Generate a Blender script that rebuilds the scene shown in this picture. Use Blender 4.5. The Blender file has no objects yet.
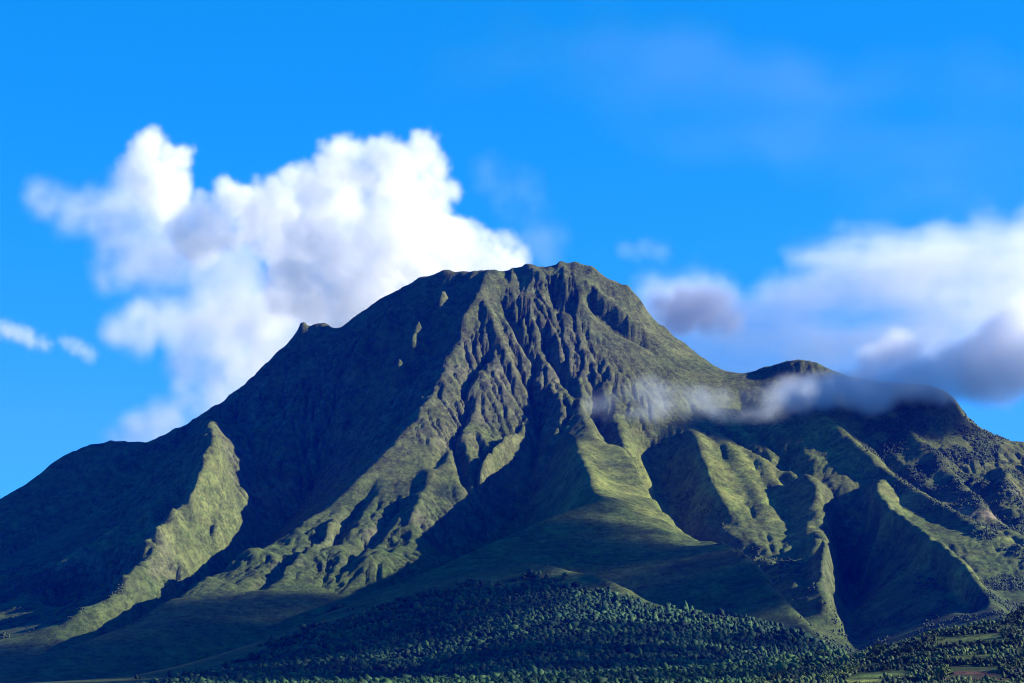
import bpy, math, random, time
import numpy as np
from mathutils import Vector, Matrix
T0 = time.time()
R = math.radians
random.seed(7); RNG = np.random.default_rng(11)
C = bpy.context.scene.collection
sc = bpy.context.scene

# ------------------------------------------------------------------ camera, sky, sun
W, H, F, HOR = 1024, 683, 2400.0, 700.0
PITCH = math.atan((HOR - H / 2) / F)
cam = bpy.data.cameras.new("camera"); cam_o = bpy.data.objects.new("camera", cam); C.objects.link(cam_o)
cam.sensor_width = 36; cam.lens = 36 * F / W; cam.clip_start = 1; cam.clip_end = 200000
cam_o.location = (0, 0, 0); cam_o.rotation_euler = (math.pi / 2 + PITCH, 0, 0)
sc.camera = cam_o

SUN_EL, SUN_FRONT = 21.0, -1.0            # degrees; the sun stands to the right, a little in front of the mountain
sdir = Vector((math.cos(R(SUN_EL)) * math.cos(R(SUN_FRONT)), -math.cos(R(SUN_EL)) * math.sin(R(SUN_FRONT)), math.sin(R(SUN_EL))))
sun = bpy.data.lights.new("sun", 'SUN'); sun.energy = 5.0; sun.angle = R(0.5); sun.color = (1.0, 0.90, 0.72)
sun_o = bpy.data.objects.new("sun", sun); C.objects.link(sun_o)
sun_o.rotation_euler = sdir.to_track_quat('Z', 'Y').to_euler()
world = bpy.data.worlds.new("World"); sc.world = world; world.use_nodes = True
nt = world.node_tree; N = nt.nodes; L = nt.links
bg = N['Background']
sky = N.new('ShaderNodeTexSky'); sky.sky_type = 'NISHITA'; sky.sun_disc = False
sky.sun_elevation = R(SUN_EL); sky.sun_rotation = R(90 + SUN_FRONT); sky.altitude = 300
sky.air_density = 1.0; sky.dust_density = 0.2; sky.ozone_density = 4.0
# deepen the sky's colour channel by channel: less red high up, a little more towards the horizon
sep = N.new('ShaderNodeSeparateColor'); cmb = N.new('ShaderNodeCombineColor'); L.new(sky.outputs[0], sep.inputs[0])
for ch, (gain, power, cap) in enumerate(((0.033, 3.0, 0.40), (1.05, 0.70, 20.0), (1.42, 1.0, 40.0))):
    a = N.new('ShaderNodeMath'); a.operation = 'POWER'; a.inputs[1].default_value = power; b_ = N.new('ShaderNodeMath'); b_.operation = 'MULTIPLY'; b_.inputs[1].default_value = gain
    c_ = N.new('ShaderNodeMath'); c_.operation = 'MINIMUM'; c_.inputs[1].default_value = cap
    L.new(sep.outputs[ch], a.inputs[0]); L.new(a.outputs[0], b_.inputs[0]); L.new(b_.outputs[0], c_.inputs[0]); L.new(c_.outputs[0], cmb.inputs[ch])
L.new(cmb.outputs[0], bg.inputs[0]); bg.inputs[1].default_value = 0.062
sc.view_settings.view_transform = 'Standard'; sc.view_settings.look = 'None'
sc.view_settings.exposure = 1.5; sc.view_settings.gamma = 1.0
sc.render.engine = 'CYCLES'; cy = sc.cycles
cy.use_denoising = True
cy.max_bounces = 12; cy.diffuse_bounces = 1; cy.filter_width = 1.1; cy.glossy_bounces = 1; cy.volume_bounces = 10; cy.transparent_max_bounces = 16

def at(u, v, Y):
    """pixel and depth -> world point"""
    dx, dy = (u - W / 2) / F, -(v - H / 2) / F
    wy = math.cos(PITCH) - dy * math.sin(PITCH); wz = math.sin(PITCH) + dy * math.cos(PITCH)
    k = Y / wy
    return (dx * k, Y, wz * k)

# ------------------------------------------------------------------ noise
def _hash(ix, iy, iz, s):
    h = (ix * 374761393 + iy * 668265263 + iz * 2147483647 + s * 974634777) & 0xffffffff
    h = ((h ^ (h >> 13)) * 1274126177) & 0xffffffff
    return (h ^ (h >> 16)) & 0xffffffff
def perlin2(x, y, s=0):
    xi = np.floor(x).astype(np.int64); yi = np.floor(y).astype(np.int64); xf = x - xi; yf = y - yi
    u = xf * xf * xf * (xf * (xf * 6 - 15) + 10); v = yf * yf * yf * (yf * (yf * 6 - 15) + 10)
    def g(a, b, fx, fy):
        t = _hash(a, b, 0, s) * (2 * math.pi / 4294967296.0)
        return np.cos(t) * fx + np.sin(t) * fy
    n00 = g(xi, yi, xf, yf); n10 = g(xi + 1, yi, xf - 1, yf); n01 = g(xi, yi + 1, xf, yf - 1); n11 = g(xi + 1, yi + 1, xf - 1, yf - 1)
    a = n00 + u * (n10 - n00); b = n01 + u * (n11 - n01)
    return (a + v * (b - a)) * 1.5
def fbm2(x, y, o=5, s=0, gain=.5):
    r = 0; a = 1; n = 0
    for i in range(o):
        r = r + a * perlin2(x * 2 ** i + 17.3 * i, y * 2 ** i - 9.1 * i, s + i); n += a; a *= gain
    return r / n
def perlin3(x, y, z, s=0):
    xi = np.floor(x).astype(np.int64); yi = np.floor(y).astype(np.int64); zi = np.floor(z).astype(np.int64)
    xf = x - xi; yf = y - yi; zf = z - zi
    f = lambda t: t * t * t * (t * (t * 6 - 15) + 10)
    u, v, w = f(xf), f(yf), f(zf)
    def g(a, b, c, fx, fy, fz):
        h = _hash(a, b, c * 7919 + 3, s); t = (h & 0xffff) * (2 * math.pi / 65536); cz = ((h >> 16) & 0xffff) / 32768.0 - 1; sz = np.sqrt(np.maximum(0, 1 - cz * cz))
        return np.cos(t) * sz * fx + np.sin(t) * sz * fy + cz * fz
    def lerp(a, b, t): return a + t * (b - a)
    r = []
    for dz in (0, 1):
        q = []
        for dy in (0, 1):
            q.append(lerp(g(xi, yi + dy, zi + dz, xf, yf - dy, zf - dz), g(xi + 1, yi + dy, zi + dz, xf - 1, yf - dy, zf - dz), u))
        r.append(lerp(q[0], q[1], v))
    return lerp(r[0], r[1], w) * 1.6
def fbm3(x, y, z, o=4, s=0, gain=.5):
    r = 0; a = 1; n = 0
    for i in range(o):
        r = r + a * perlin3(x * 2 ** i + 7.3 * i, y * 2 ** i - 5.1 * i, z * 2 ** i + 3.3 * i, s + i); n += a; a *= gain
    return r / n
def sstep(a, b, x):
    t = np.clip((x - a) / (b - a), 0, 1); return t * t * (3 - 2 * t)

# ------------------------------------------------------------------ terrain control lines (pixel u, v, depth)
SKY = [(-330,640,6500),(-180,585,6550),(-60,530,6650),(0,500,6700),(30,483,6720),(60,457,6750),(80,448,6780),(105,444,6800),(140,444,6850),(150,441,6860),(185,424,6880),(215,410,6900),
       (240,388,6920),(270,363,6940),(288,348,6950),(298,334,6950),(304,328,6950),(320,327,6950),(331,328,6950),(336,331,6950),(350,323,6940),(378,300,6920),(400,289,6900),(412,281,6880),(425,275,6870),
       (440,271,6850),(460,271,6850),(480,273,6830),(500,273,6820),(520,269,6830),(540,267,6840),(558,265,6850),(575,263,6850),(590,266,6850),(605,275,6850),(620,285,6850),(628,289,6850),(632,298,6850),(641,301,6850),(646,312,6850),
       (660,325,6850),(680,342,6850),(700,358,6860),(720,372,6860),(735,381,6850),(750,375,6780),(765,366,6720),(780,361,6700),(795,361,6690),(810,364,6680),(830,371,6660),(860,378,6640),(900,383,6600),(940,388,6580),(955,398,6560),(962,414,6540),(971,432,6520),
       (985,437,6520),(1010,442,6520),(1024,443,6520),(1100,462,6550),(1250,500,6600),(1450,560,6600)]
LINES = [SKY,
 # ridge A, terminator of the big face
 [(490,273,6800),(480,300,6700),(462,335,6580),(447,370,6470),(415,420,6250),(368,470,6030),(325,510,5860),(270,545,5660),(215,575,5420),(178,598,5220),(130,625,5000),(60,652,4800),(0,672,4700)],
 # left flank foot gully V0
 [(345,425,6680),(300,508,6380),(262,550,6080),(222,590,5750),(175,618,5430),(120,642,5180),(60,657,5050),(0,668,4950),(-120,690,4850)],
 # left ridge L
 [(208,413,6880),(211,425,6500),(214,438,6200),(216,450,6060),(211,480,5960),(200,510,5860),(178,535,5760),(144,557,5640),(138,590,5450),(110,612,5330),(40,630,5220)],
 [(197,503,5900),(150,524,5860),(90,557,5780),(30,592,5650),(-60,630,5500),(-200,670,5400)],
 [(238,424,6800),(248,446,6620),(254,480,6400),(250,518,6200)],
 [(228,468,6180),(228,505,6010),(220,545,5850),(196,580,5650),(158,610,5400)],
 [(125,575,5640),(90,600,5540),(30,622,5430),(-60,645,5300)],
 [(180,445,6820),(140,490,6650),(60,540,6480),(0,570,6380),(-80,600,6300),(-250,650,6200)],
 # gorge V1
 [(540,425,6440),(530,490,6150),(515,550,5850),(480,588,5500),(430,612,5220),(380,633,5000),(330,648,4900),(250,667,4750),(150,682,4600),(0,697,4400),(-150,702,4300)],
 [(492,438,6260),(462,482,6000),(440,518,5820),(415,543,5660),(385,563,5490),(340,586,5340),(260,600,5200),(200,615,5050),(150,632,4900)],
 # dome edge above the gorge
 [(545,360,6600),(556,400,6450),(567,435,6240),(572,460,6040),(578,478,5820),(592,490,5560),(608,497,5250)],
 # crest B towards lower left
 [(608,497,5250),(560,513,5110),(500,539,4950),(450,561,4800),(400,583,4700),(340,607,4580),(270,636,4460),(200,662,4330),(100,688,4150)],
 # ridge C
 [(578,380,6500),(588,410,6340),(606,432,6200),(632,455,6020),(643,475,5880),(656,498,5700),(673,514,5400),(700,527,5080),(735,547,4750),(757,564,4580),(768,585,4450),(792,608,4290),(825,635,4070),(850,655,3900)],
 # gully right of C
 [(597,395,6480),(607,420,6340),(622,444,6200),(636,458,6120)],
 # hollow H1 -> behind C
 [(654,438,6330),(650,482,6180),(656,532,6000),(672,577,5750),(700,602,5480),(745,624,5170),(800,640,4800),(845,660,4450),(862,672,4200)],
 # E left edge
 [(690,415,6500),(698,445,6280),(708,478,6090),(722,508,5930),(745,532,5780),(765,555,5600),(785,577,5400),(803,602,5120)],
 # E crest
 [(738,400,6600),(760,445,6360),(776,485,6130),(790,525,5850),(802,558,5560),(812,592,5250)],
 [(790,452,6200),(812,478,6020),(838,507,5770),(828,545,5480),(822,577,5250),(828,604,5050)],
 # small dark hollow by F
 [(772,425,6420),(785,450,6280),(800,468,6180),(830,490,6030)],
 # V2 floor
 [(830,490,6030),(846,552,5760),(843,605,5470),(852,640,5130),(862,662,4700),(866,678,4400),(870,686,3800),(872,692,3400)],
 # F crest, F1, F2
 [(768,366,6710),(790,395,6560),(815,425,6400),(850,448,6250),(880,475,6110),(915,500,5960),(960,523,5800),(1024,545,5600),(1120,590,5300),(1250,640,5000)],
 [(884,478,6100),(877,515,5820),(902,535,5620),(950,568,5280),(988,598,5000),(1012,625,4650),(1010,645,4300)],
 [(925,530,5740),(985,586,5330),(1040,630,4950),(1100,660,4600)],
 # G valley, plateau rib
 [(845,405,6560),(880,440,6360),(925,478,6160),(985,508,5960),(1080,550,5760),(1250,610,5500)],
 [(935,392,6500),(953,399,6470)],[(969,430,6460),(978,437,6440)],
 [(945,410,6500),(930,435,6420),(925,450,6320),(960,475,6200),(1020,500,6080),(1120,535,5950)],
 # knob & dome
 [(608,497,5250),(640,506,5320),(673,514,5440)],
 # bowl floor / stream in front of it
 [(585,575,4720),(610,608,4470),(650,636,4360),(720,650,4190),(790,660,4020),(840,672,3900),(870,686,3800)],
 # bowl
 
 # forest crest D
 [(520,560,4600),(560,568,4480),(600,579,4370),(650,602,4200),(700,613,4080),(750,620,3980),(790,628,3880),(830,650,3700)],
 # forest border left
 [(560,568,4480),(470,583,4500),(400,602,4400),(330,627,4230),(250,662,4020),(200,683,3900)],
 # forest body
 [(560,600,4150),(540,640,3700),(520,690,3200)],[(420,640,4000),(400,680,3600),(380,720,3200)],[(700,650,3600),(690,690,3200)],[(800,665,3300),(800,690,3000)],
 # field hill front right
 [(790,672,2500),(840,660,2500),(880,648,2560),(930,632,2620),(980,624,2650),(1024,614,2680),(1150,590,2700),(1400,560,2700)],
 [(700,705,2100),(850,690,2100),(1024,690,2100),(1300,680,2100)],
 [(880,700,3000),(950,670,3150),(1050,665,3200),(1300,650,3200)],
]
X0, X1, Y0, Y1 = -2700.0, 2900.0, 1500.0, 9300.0
def edge_z(x, y):
    """rim of the worked area"""
    yy = [1500, 3000, 4000, 5500, 6800, 8000, 9300]
    zl = [-20, -5, 10, 80, 140, 120, 60]; zr = [20, 60, 120, 220, 330, 250, 80]
    l = np.interp(y, yy, zl); r = np.interp(y, yy, zr); t = (x - X0) / (X1 - X0)
    return l * (1 - t) + r * t
def solve():
    z = None
    P = []
    for ln in LINES:
        pts = [np.array(at(*p)) for p in ln]
        for a, b in zip(pts[:-1], pts[1:]):
            n = max(2, int(np.linalg.norm((b - a)[:2]) / 4) + 1)
            t = np.linspace(0, 1, n)[:, None]; P.append(a + (b - a) * t)
    P = np.concatenate(P)
    for h in (160, 80, 40, 20, 10):
        nx, ny = int(round((X1 - X0) / h)) + 1, int(round((Y1 - Y0) / h)) + 1
        xs = np.linspace(X0, X1, nx); ys = np.linspace(Y0, Y1, ny)
        if z is None: z = np.zeros((ny, nx)) + 100
        else:
            yi = np.linspace(0, z.shape[0] - 1, ny); xi = np.linspace(0, z.shape[1] - 1, nx)
            z = bil(z, yi, xi)
        m = np.zeros((ny, nx)); s = np.zeros((ny, nx))
        ix = np.round((P[:, 0] - X0) / h).astype(int); iy = np.round((P[:, 1] - Y0) / h).astype(int)
        ok = (ix > 0) & (ix < nx - 1) & (iy > 0) & (iy < ny - 1)
        np.add.at(m, (iy[ok], ix[ok]), 1); np.add.at(s, (iy[ok], ix[ok]), P[ok, 2])
        fix = m > 0; val = np.where(fix, s / np.maximum(m, 1), 0)
        GX, GY = np.meshgrid(xs, ys)
        for e in (np.s_[0, :], np.s_[-1, :], np.s_[:, 0], np.s_[:, -1]):
            fix[e] = True; val[e] = edge_z(GX, GY)[e]
        z[fix] = val[fix]
        par = (np.add.outer(np.arange(ny), np.arange(nx)) % 2)[1:-1, 1:-1]
        free = ~fix[1:-1, 1:-1]
        om = 1.85 if h < 160 else 1.7
        for it in range(160 if h > 10 else 60):
            for c in (0, 1):
                n = .25 * (z[:-2, 1:-1] + z[2:, 1:-1] + z[1:-1, :-2] + z[1:-1, 2:])
                d = np.where(free & (par == c), om * (n - z[1:-1, 1:-1]), 0); z[1:-1, 1:-1] += d
    return xs, ys, z
def bil(z, yi, xi):
    y0 = np.minimum(yi.astype(int), z.shape[0] - 2); x0 = np.minimum(xi.astype(int), z.shape[1] - 2)
    fy = (yi - y0)[:, None]; fx = (xi - x0)[None, :]
    a = z[np.ix_(y0, x0)]; b = z[np.ix_(y0, x0 + 1)]; c = z[np.ix_(y0 + 1, x0)]; d = z[np.ix_(y0 + 1, x0 + 1)]
    return (a * (1 - fx) + b * fx) * (1 - fy) + (c * (1 - fx) + d * fx) * fy
def blur(z, n=1):
    for _ in range(n):
        p = np.pad(z, 1, mode='edge')
        z = (p[:-2, 1:-1] + p[2:, 1:-1] + 2 * p[1:-1, 1:-1]) / 4
        p = np.pad(z, 1, mode='edge')
        z = (p[1:-1, :-2] + p[1:-1, 2:] + 2 * p[1:-1, 1:-1]) / 4
    return z
def flow(z, h, rng):
    """D8 receivers and drainage area, with a little randomness so channels do not run along the grid"""
    ny, nx = z.shape; p = np.pad(z, 1, mode='constant', constant_values=1e9)
    best = np.full(z.shape, 1e-6); rec = np.arange(ny * nx).reshape(ny, nx).copy(); base = rec.copy(); dist = np.full(z.shape, h)
    for dy in (-1, 0, 1):
        for dx in (-1, 0, 1):
            if not (dx or dy): continue
            d = h * math.hypot(dx, dy)
            s = (z - p[1 + dy:1 + dy + ny, 1 + dx:1 + dx + nx]) / d * (1 + .9 * (rng.random(z.shape) - .5))
            k = s > best; best[k] = s[k]; rec[k] = base[k] + dy * nx + dx; dist[k] = d
    order = np.argsort(-z.ravel()).tolist(); r = rec.ravel().tolist(); A = [1.0] * (ny * nx)
    for i in order:
        j = r[i]
        if j != i: A[j] += A[i]
    return rec.ravel(), np.array(A).reshape(ny, nx), dist
def erode(z, h, its, k, m, rng, cap, mask):
    for it in range(its):
        rec, A, dist = flow(z, h, rng)
        zr = z.ravel()[rec].reshape(z.shape); s = np.maximum(0, (z - zr) / dist)
        dz = k * np.minimum(A, cap) ** m * s * mask
        z = np.maximum(z - dz, np.minimum(z, zr + .02 * h * 0 + 0.05))
        z = z + .06 * (blur(z) - z)
    return z, A
xs, ys, z = solve()
print("solve", time.time() - T0)
z = blur(z, 1)
GX, GY = np.meshgrid(xs, ys)

def ridged(x, y, o, s_):
    r = 0; a = 1; n = 0
    for i in range(o):
        r = r + a * (1 - 2 * np.abs(perlin2(x * 2 ** i + 31 * i, y * 2 ** i, s_ + i))); n += a; a *= .5
    return r / n
def seg_mask(lines, rad, X, Y):
    """1 near the given plan lines, 0 beyond rad"""
    d = np.full(X.shape, 1e9)
    for ln in lines:
        pts = [at(*p) for p in ln]
        for a, b in zip(pts[:-1], pts[1:]):
            vx, vy = b[0] - a[0], b[1] - a[1]; t = np.clip(((X - a[0]) * vx + (Y - a[1]) * vy) / (vx * vx + vy * vy), 0, 1)
            d = np.minimum(d, np.hypot(X - a[0] - t * vx, Y - a[1] - t * vy))
    return 1 - sstep(rad * .4, rad, d)
high = sstep(120, 330, z)
# places that stay smooth: the grassy nose in front, the bowl, the dome
SMOOTH = [[(608,505,5080),(500,570,4750),(340,635,4400),(200,683,4100)], [(700,560,4700),(620,560,4700)], [(560,568,4480),(650,602,4200)], [(610,520,4950),(690,545,4850)]]
smooth = np.maximum(seg_mask(SMOOTH, 330, GX, GY), .72 * seg_mask([[(640,325,6750),(680,360,6700)], [(705,440,6300),(722,440,6350),(755,480,6080),(780,530,5800)], [(585,450,5950),(600,480,5600),(645,495,5500)], [(885,490,6080),(900,520,5750),(950,555,5400),(980,590,5100)], [(830,445,6350),(870,475,6150)]], 270, GX, GY))
rough = high * (1 - .93 * smooth)
rough = rough * (.22 + .78 * sstep(-.25, .25, fbm2(GX / 520, GY / 520, 2, 206)))
wx = GX + 90 * fbm2(GX / 400, GY / 400, 3, 40); wy = GY + 90 * fbm2(GX / 400, GY / 400, 3, 50)
z = z + rough * (30 * ridged(wx / 420, wy / 420, 4, 3) * .6 + 26 * fbm2(GX / 150, GY / 150, 5, 9)) + 5 * fbm2(GX / 500, GY / 500, 3, 5)

# ------------------------------------------------------------------ traced relief: ribs stand out, gullies cut in
def samp(zz, x, y):
    fx = (x - X0) / (X1 - X0) * (zz.shape[1] - 1); fy = (y - Y0) / (Y1 - Y0) * (zz.shape[0] - 1)
    fx = np.clip(fx, 0, zz.shape[1] - 1.001); fy = np.clip(fy, 0, zz.shape[0] - 1.001)
    a = fx.astype(int); b = fy.astype(int); fx = fx - a; fy = fy - b
    return (zz[b, a] * (1 - fx) + zz[b, a + 1] * fx) * (1 - fy) + (zz[b + 1, a] * (1 - fx) + zz[b + 1, a + 1] * fx) * fy
YR = np.arange(1600, 8200, 6.0)
def hit(u, v, zz):
    """where the view line through a pixel first meets the ground"""
    p = at(u, v, 1.0); x = p[0] * YR; zr = p[2] * YR; g = samp(zz, x, YR); k = np.nonzero(g >= zr)[0]
    k = k[0] if len(k) else int(np.argmin(zr - g))
    return np.array((x[k], YR[k], g[k]))
def trace(zz, feats):
    add = np.zeros_like(zz)
    X, Y = np.meshgrid(xs, ys)
    for pts, h, w in feats:
        P = [hit(u, v, zz) for u, v in pts]
        lo = np.min(P, 0) - 3 * w; hi = np.max(P, 0) + 3 * w
        i0, i1 = np.searchsorted(xs, (lo[0], hi[0])); j0, j1 = np.searchsorted(ys, (lo[1], hi[1]))
        xx, yy = X[j0:j1, i0:i1], Y[j0:j1, i0:i1]; d = np.full(xx.shape, 1e9); n = len(P) - 1; tt = np.zeros(xx.shape)
        wob = 1 + .5 * fbm2(xx / 90, yy / 90, 2, 77)
        for q, (a, b) in enumerate(zip(P[:-1], P[1:])):
            vx, vy = b[0] - a[0], b[1] - a[1]; t = np.clip(((xx - a[0]) * vx + (yy - a[1]) * vy) / (vx * vx + vy * vy + 1e-6), 0, 1)
            e = np.hypot(xx - a[0] - t * vx, yy - a[1] - t * vy); k = e < d; d = np.where(k, e, d); tt = np.where(k, (q + t) / n, tt)
        env = np.minimum(1, np.minimum(tt, 1 - tt) * 5 + .25)
        v = h * np.exp(-(d / (w * wob)) ** 2 * 1.2) * env * (1 + .45 * fbm2(xx / 55, yy / 55, 3, 78) * min(1, abs(h) / 60))
        blk = add[j0:j1, i0:i1]; add[j0:j1, i0:i1] = np.where(np.abs(v) > np.abs(blk), v, blk)
    return zz + add
FEATS = [
 ([(392,326),(384,342),(376,358)], 70, 26), ([(366,352),(358,372),(352,392)], 75, 26), ([(350,404),(344,420),(338,440)], 60, 26), ([(446,308),(440,318),(434,328)], 66, 20), ([(422,350),(414,362),(409,374)], 92, 20), ([(400,384),(396,394)], 84, 20), ([(243,532),(228,545),(212,555)], 50, 22), ([(255,500),(240,515)], 16, 16),
 ([(215,448),(212,465),(205,490),(195,515),(182,533),(168,548),(150,562)], 50, 44), ([(190,500),(165,515),(120,540),(80,565),(30,590)], 35, 50),
 ([(124,566),(100,580),(70,592),(45,600)], -45, 50), ([(150,588),(128,602),(105,618),(60,632)], 34, 36), ([(4,552),(26,546)], 12, 25),
 ([(520,440),(506,452),(492,463),(484,478),(478,490)], 45, 13), ([(299,331),(306,330)], 26, 14), ([(312,329),(330,330)], 14, 16), ([(440,272),(452,273)], 10, 12), ([(518,271),(524,270)], 8, 10), ([(470,275),(476,275)], 7, 10), ([(626,291),(630,292)], 14, 12), ([(640,303),(643,304)], 14, 12), ([(415,283),(422,279)], 6, 12),
 ([(490,276),(478,300),(462,325),(446,342)], 22, 26),
 ([(590,395),(600,415),(612,435),(626,450)], -55, 26), ([(655,436),(660,455),(668,480),(678,510),(700,540)], -60, 50), ([(640,470),(648,485),(662,503)], 30, 22), ([(692,432),(702,460),(714,495),(735,525)], 20, 34), ([(785,448),(793,462),(800,472)], -50, 32),
 ([(712,422),(732,436),(752,450),(770,462)], -20, 13), ([(760,430),(775,445),(785,452)], -24, 14), ([(850,500),(845,530),(850,560),(856,600)], -90, 60), ([(520,470),(500,500),(470,530),(440,550)], -50, 60), ([(575,445),(582,470),(595,490)], 30, 40),
 ([(800,400),(830,430),(860,455),(885,480),(915,500),(950,520),(1000,540)], 28, 30), ([(886,482),(876,505),(890,525),(920,545),(960,575),(985,600)], 40, 36),
 ([(725,440),(750,480),(770,520)], 12, 24), ([(745,440),(770,475),(788,510)], 12, 22), ([(820,500),(832,520),(828,550),(822,570)], 24, 26),
 ([(548,290),(556,300),(576,314)], -30, 22), ([(583,294),(600,312),(625,330),(650,345)], -32, 20), ([(520,272),(540,284),(575,289),(610,310),(640,332)], 22, 22),
 ([(500,300),(515,330),(532,358)], -20, 14), ([(470,395),(450,440),(430,470)], -18, 16), ([(540,330),(560,370),(585,400)], -18, 16), ([(490,345),(470,375),(455,400)], -18, 16), ([(478,300),(500,345),(520,390)], 16, 16),
 ([(455,440),(463,470),(470,490)], -30, 14), ([(480,440),(488,462),(492,480)], -30, 14), ([(505,440),(515,460)], -24, 14), ([(530,420),(520,445),(500,470),(485,490)], 18, 14), ([(560,430),(545,455),(535,475)], 20, 18),
 ([(430,470),(425,500),(412,520)], 20, 20), ([(375,480),(345,520),(320,550)], -18, 22), ([(400,500),(370,540),(350,565)], -18, 20), ([(330,530),(290,560),(250,590)], -18, 22), ([(360,500),(320,545),(280,575)], 16, 22),
 ([(690,520),(720,535),(745,550)], 14, 26), ([(568,570),(600,582),(640,600)], 10, 25), ([(900,430),(920,450),(950,480),(990,520)], 26, 36), ([(850,420),(870,440),(900,470),(940,500)], -24, 26), ([(960,480),(985,500),(1010,525)], -22, 28),
 ([(930,560),(960,590),(975,610)], -22, 26), ([(1000,470),(1015,500)], 20, 26),
]
z = trace(z, FEATS)
z, AR = erode(z, 10.0, 7, 0.26, 0.5, RNG, 350, (.02 + .98 * rough) * (1 - .65 * sstep(850, 1120, z)))
craggy = seg_mask([[(215,446,6100),(216,452,6060),(211,480,5960),(200,510,5860),(178,535,5760),(144,557,5640),(138,590,5450)]], 190, GX, GY)
crag2 = seg_mask([[(298,332,6930),(335,330,6920)], [(490,275,6780),(560,270,6830),(600,275,6840),(640,303,6840)], [(935,392,6520),(955,402,6500),(968,428,6480)]], 130, GX, GY)
z = z + rough * 9 * fbm2(GX / 110, GY / 110, 4, 15) + craggy * 32 * ridged(GX / 110, GY / 110, 4, 216) + rough * (6 + 3 * sstep(600, 1100, z)) * ridged(GX / 120 + .5 * fbm2(GX / 200, GY / 200, 2, 236), GY / 120, 4, 246) + crag2 * 9 * ridged(GX / 75, GY / 75, 3, 226)
print("erode", time.time() - T0)
# finer sheet
nx2, ny2 = (len(xs) - 1) * 2 + 1, (len(ys) - 1) * 2 + 1
yi = np.linspace(0, len(ys) - 1, ny2); xi = np.linspace(0, len(xs) - 1, nx2)
z = bil(z, yi, xi); rough = bil(rough, yi, xi); ARf = bil(AR, yi, xi); high = bil(high, yi, xi)
xs = np.linspace(X0, X1, nx2); ys = np.linspace(Y0, Y1, ny2); GX, GY = np.meshgrid(xs, ys)
gy_, gx_ = np.gradient(z, 5.0); slope = np.hypot(gx_, gy_)
rock = sstep(.55, 1.1, slope) * rough
# fine rills on the visible faces
j0, j1 = np.searchsorted(ys, (4300, 7150)); i0, i1 = np.searchsorted(xs, (-1750, 1850))
blk = z[j0:j1, i0:i1] + rough[j0:j1, i0:i1] * 3.0 * fbm2(GX[j0:j1, i0:i1] / 30, GY[j0:j1, i0:i1] / 30, 3, 131)
fine, _ = erode(blk.copy(), 5.0, 5, 0.55, 0.5, RNG, 60, rough[j0:j1, i0:i1])
eb = sstep(0, 30, np.minimum.outer(np.minimum(np.arange(j1 - j0), np.arange(j1 - j0)[::-1]), np.minimum(np.arange(i1 - i0), np.arange(i1 - i0)[::-1])))
z[j0:j1, i0:i1] = z[j0:j1, i0:i1] * (1 - eb) + fine * eb
print("rills", time.time() - T0)
z = z + (.2 * high + .8 * rough) * (3.5 * fbm2(GX / 60, GY / 60, 4, 21, .65) + 5.0 * ridged(GX / 48 + .4 * fbm2(GX / 80, GY / 80, 2, 25), GY / 48, 3, 22)) + rock * 7 * ridged(GX / 45, GY / 45, 3, 61) + sstep(850, 1150, z) * rough * 8 * np.maximum(0, ridged(GX / 70, GY / 70, 4, 71))
# the field hill in front: low terraces
fld = sstep(3000, 2850, GY) * sstep(1900, 2200, GY) * sstep(250, 420, GX)
z = z + fld * 3.0 * fbm2(GX / 120, GY / 60, 3, 91)

def project(x, y, zz):
    c, s = math.cos(PITCH), math.sin(PITCH); dep = y * c + zz * s; up = -y * s + zz * c
    return W / 2 + F * x / dep, H / 2 - F * up / dep
def inside(poly, u, v):
    c = np.zeros(u.shape, bool); n = len(poly)
    for i in range(n):
        x1, y1 = poly[i]; x2, y2 = poly[(i + 1) % n]
        k = ((y1 > v) != (y2 > v)) & (u < (x2 - x1) * (v - y1) / (y2 - y1 + 1e-9) + x1); c ^= k
    return c
FOREST_TOP = [(-400,740),(60,712),(200,684),(255,660),(330,628),(400,605),(470,590),(520,584),(560,582),(600,592),(650,609),(700,617),(790,630),(832,650),(850,664)]
def forest_cover(x, y, u, v):
    top = np.interp(u, [q[0] for q in FOREST_TOP], [q[1] for q in FOREST_TOP])
    edge = sstep(-8, 9, v - top + 26 * fbm2(x / 95, y / 95, 4, 303) * sstep(640, 560, u) + 10 * fbm2(x / 60, y / 60, 3, 304))
    right = inside([(-500,500),(850,500),(850,664),(800,670),(760,682),(735,700),(700,1400),(-500,1400)], u, v)
    return edge * right
# ------------------------------------------------------------------ ground cover colours, painted by place: dry grass, green grass, wood, rock
def patch(pts, rad):
    m = np.zeros_like(z)
    for u, v in pts:
        p = hit(u, v, z); d2 = ((GX - p[0]) ** 2 + (GY - p[1]) ** 2) / (rad * rad); k = d2 < 9
        m[k] = np.maximum(m[k], np.exp(-d2[k]))
    return m
n1 = fbm2(GX / 300, GY / 300, 4, 101); n2 = fbm2(GX / 70, GY / 70, 4, 111)
def mixc(c, d, m): return c + (np.array(d) - c) * np.clip(m, 0, 1)[..., None]
OLIVE, BROWN, YEL, GRN, WOOD, ROCK, SOIL = (.088,.100,.028), (.076,.086,.028), (.155,.172,.044), (.055,.082,.022), (.018,.040,.014), (.092,.092,.052), (.07,.036,.028)
col = np.zeros(z.shape + (3,)) + np.array(OLIVE)
col = mixc(col, BROWN, sstep(650, 950, z + 120 * n1))
col = mixc(col, GRN, .8 * sstep(620, 350, z + 150 * n1))
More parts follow.
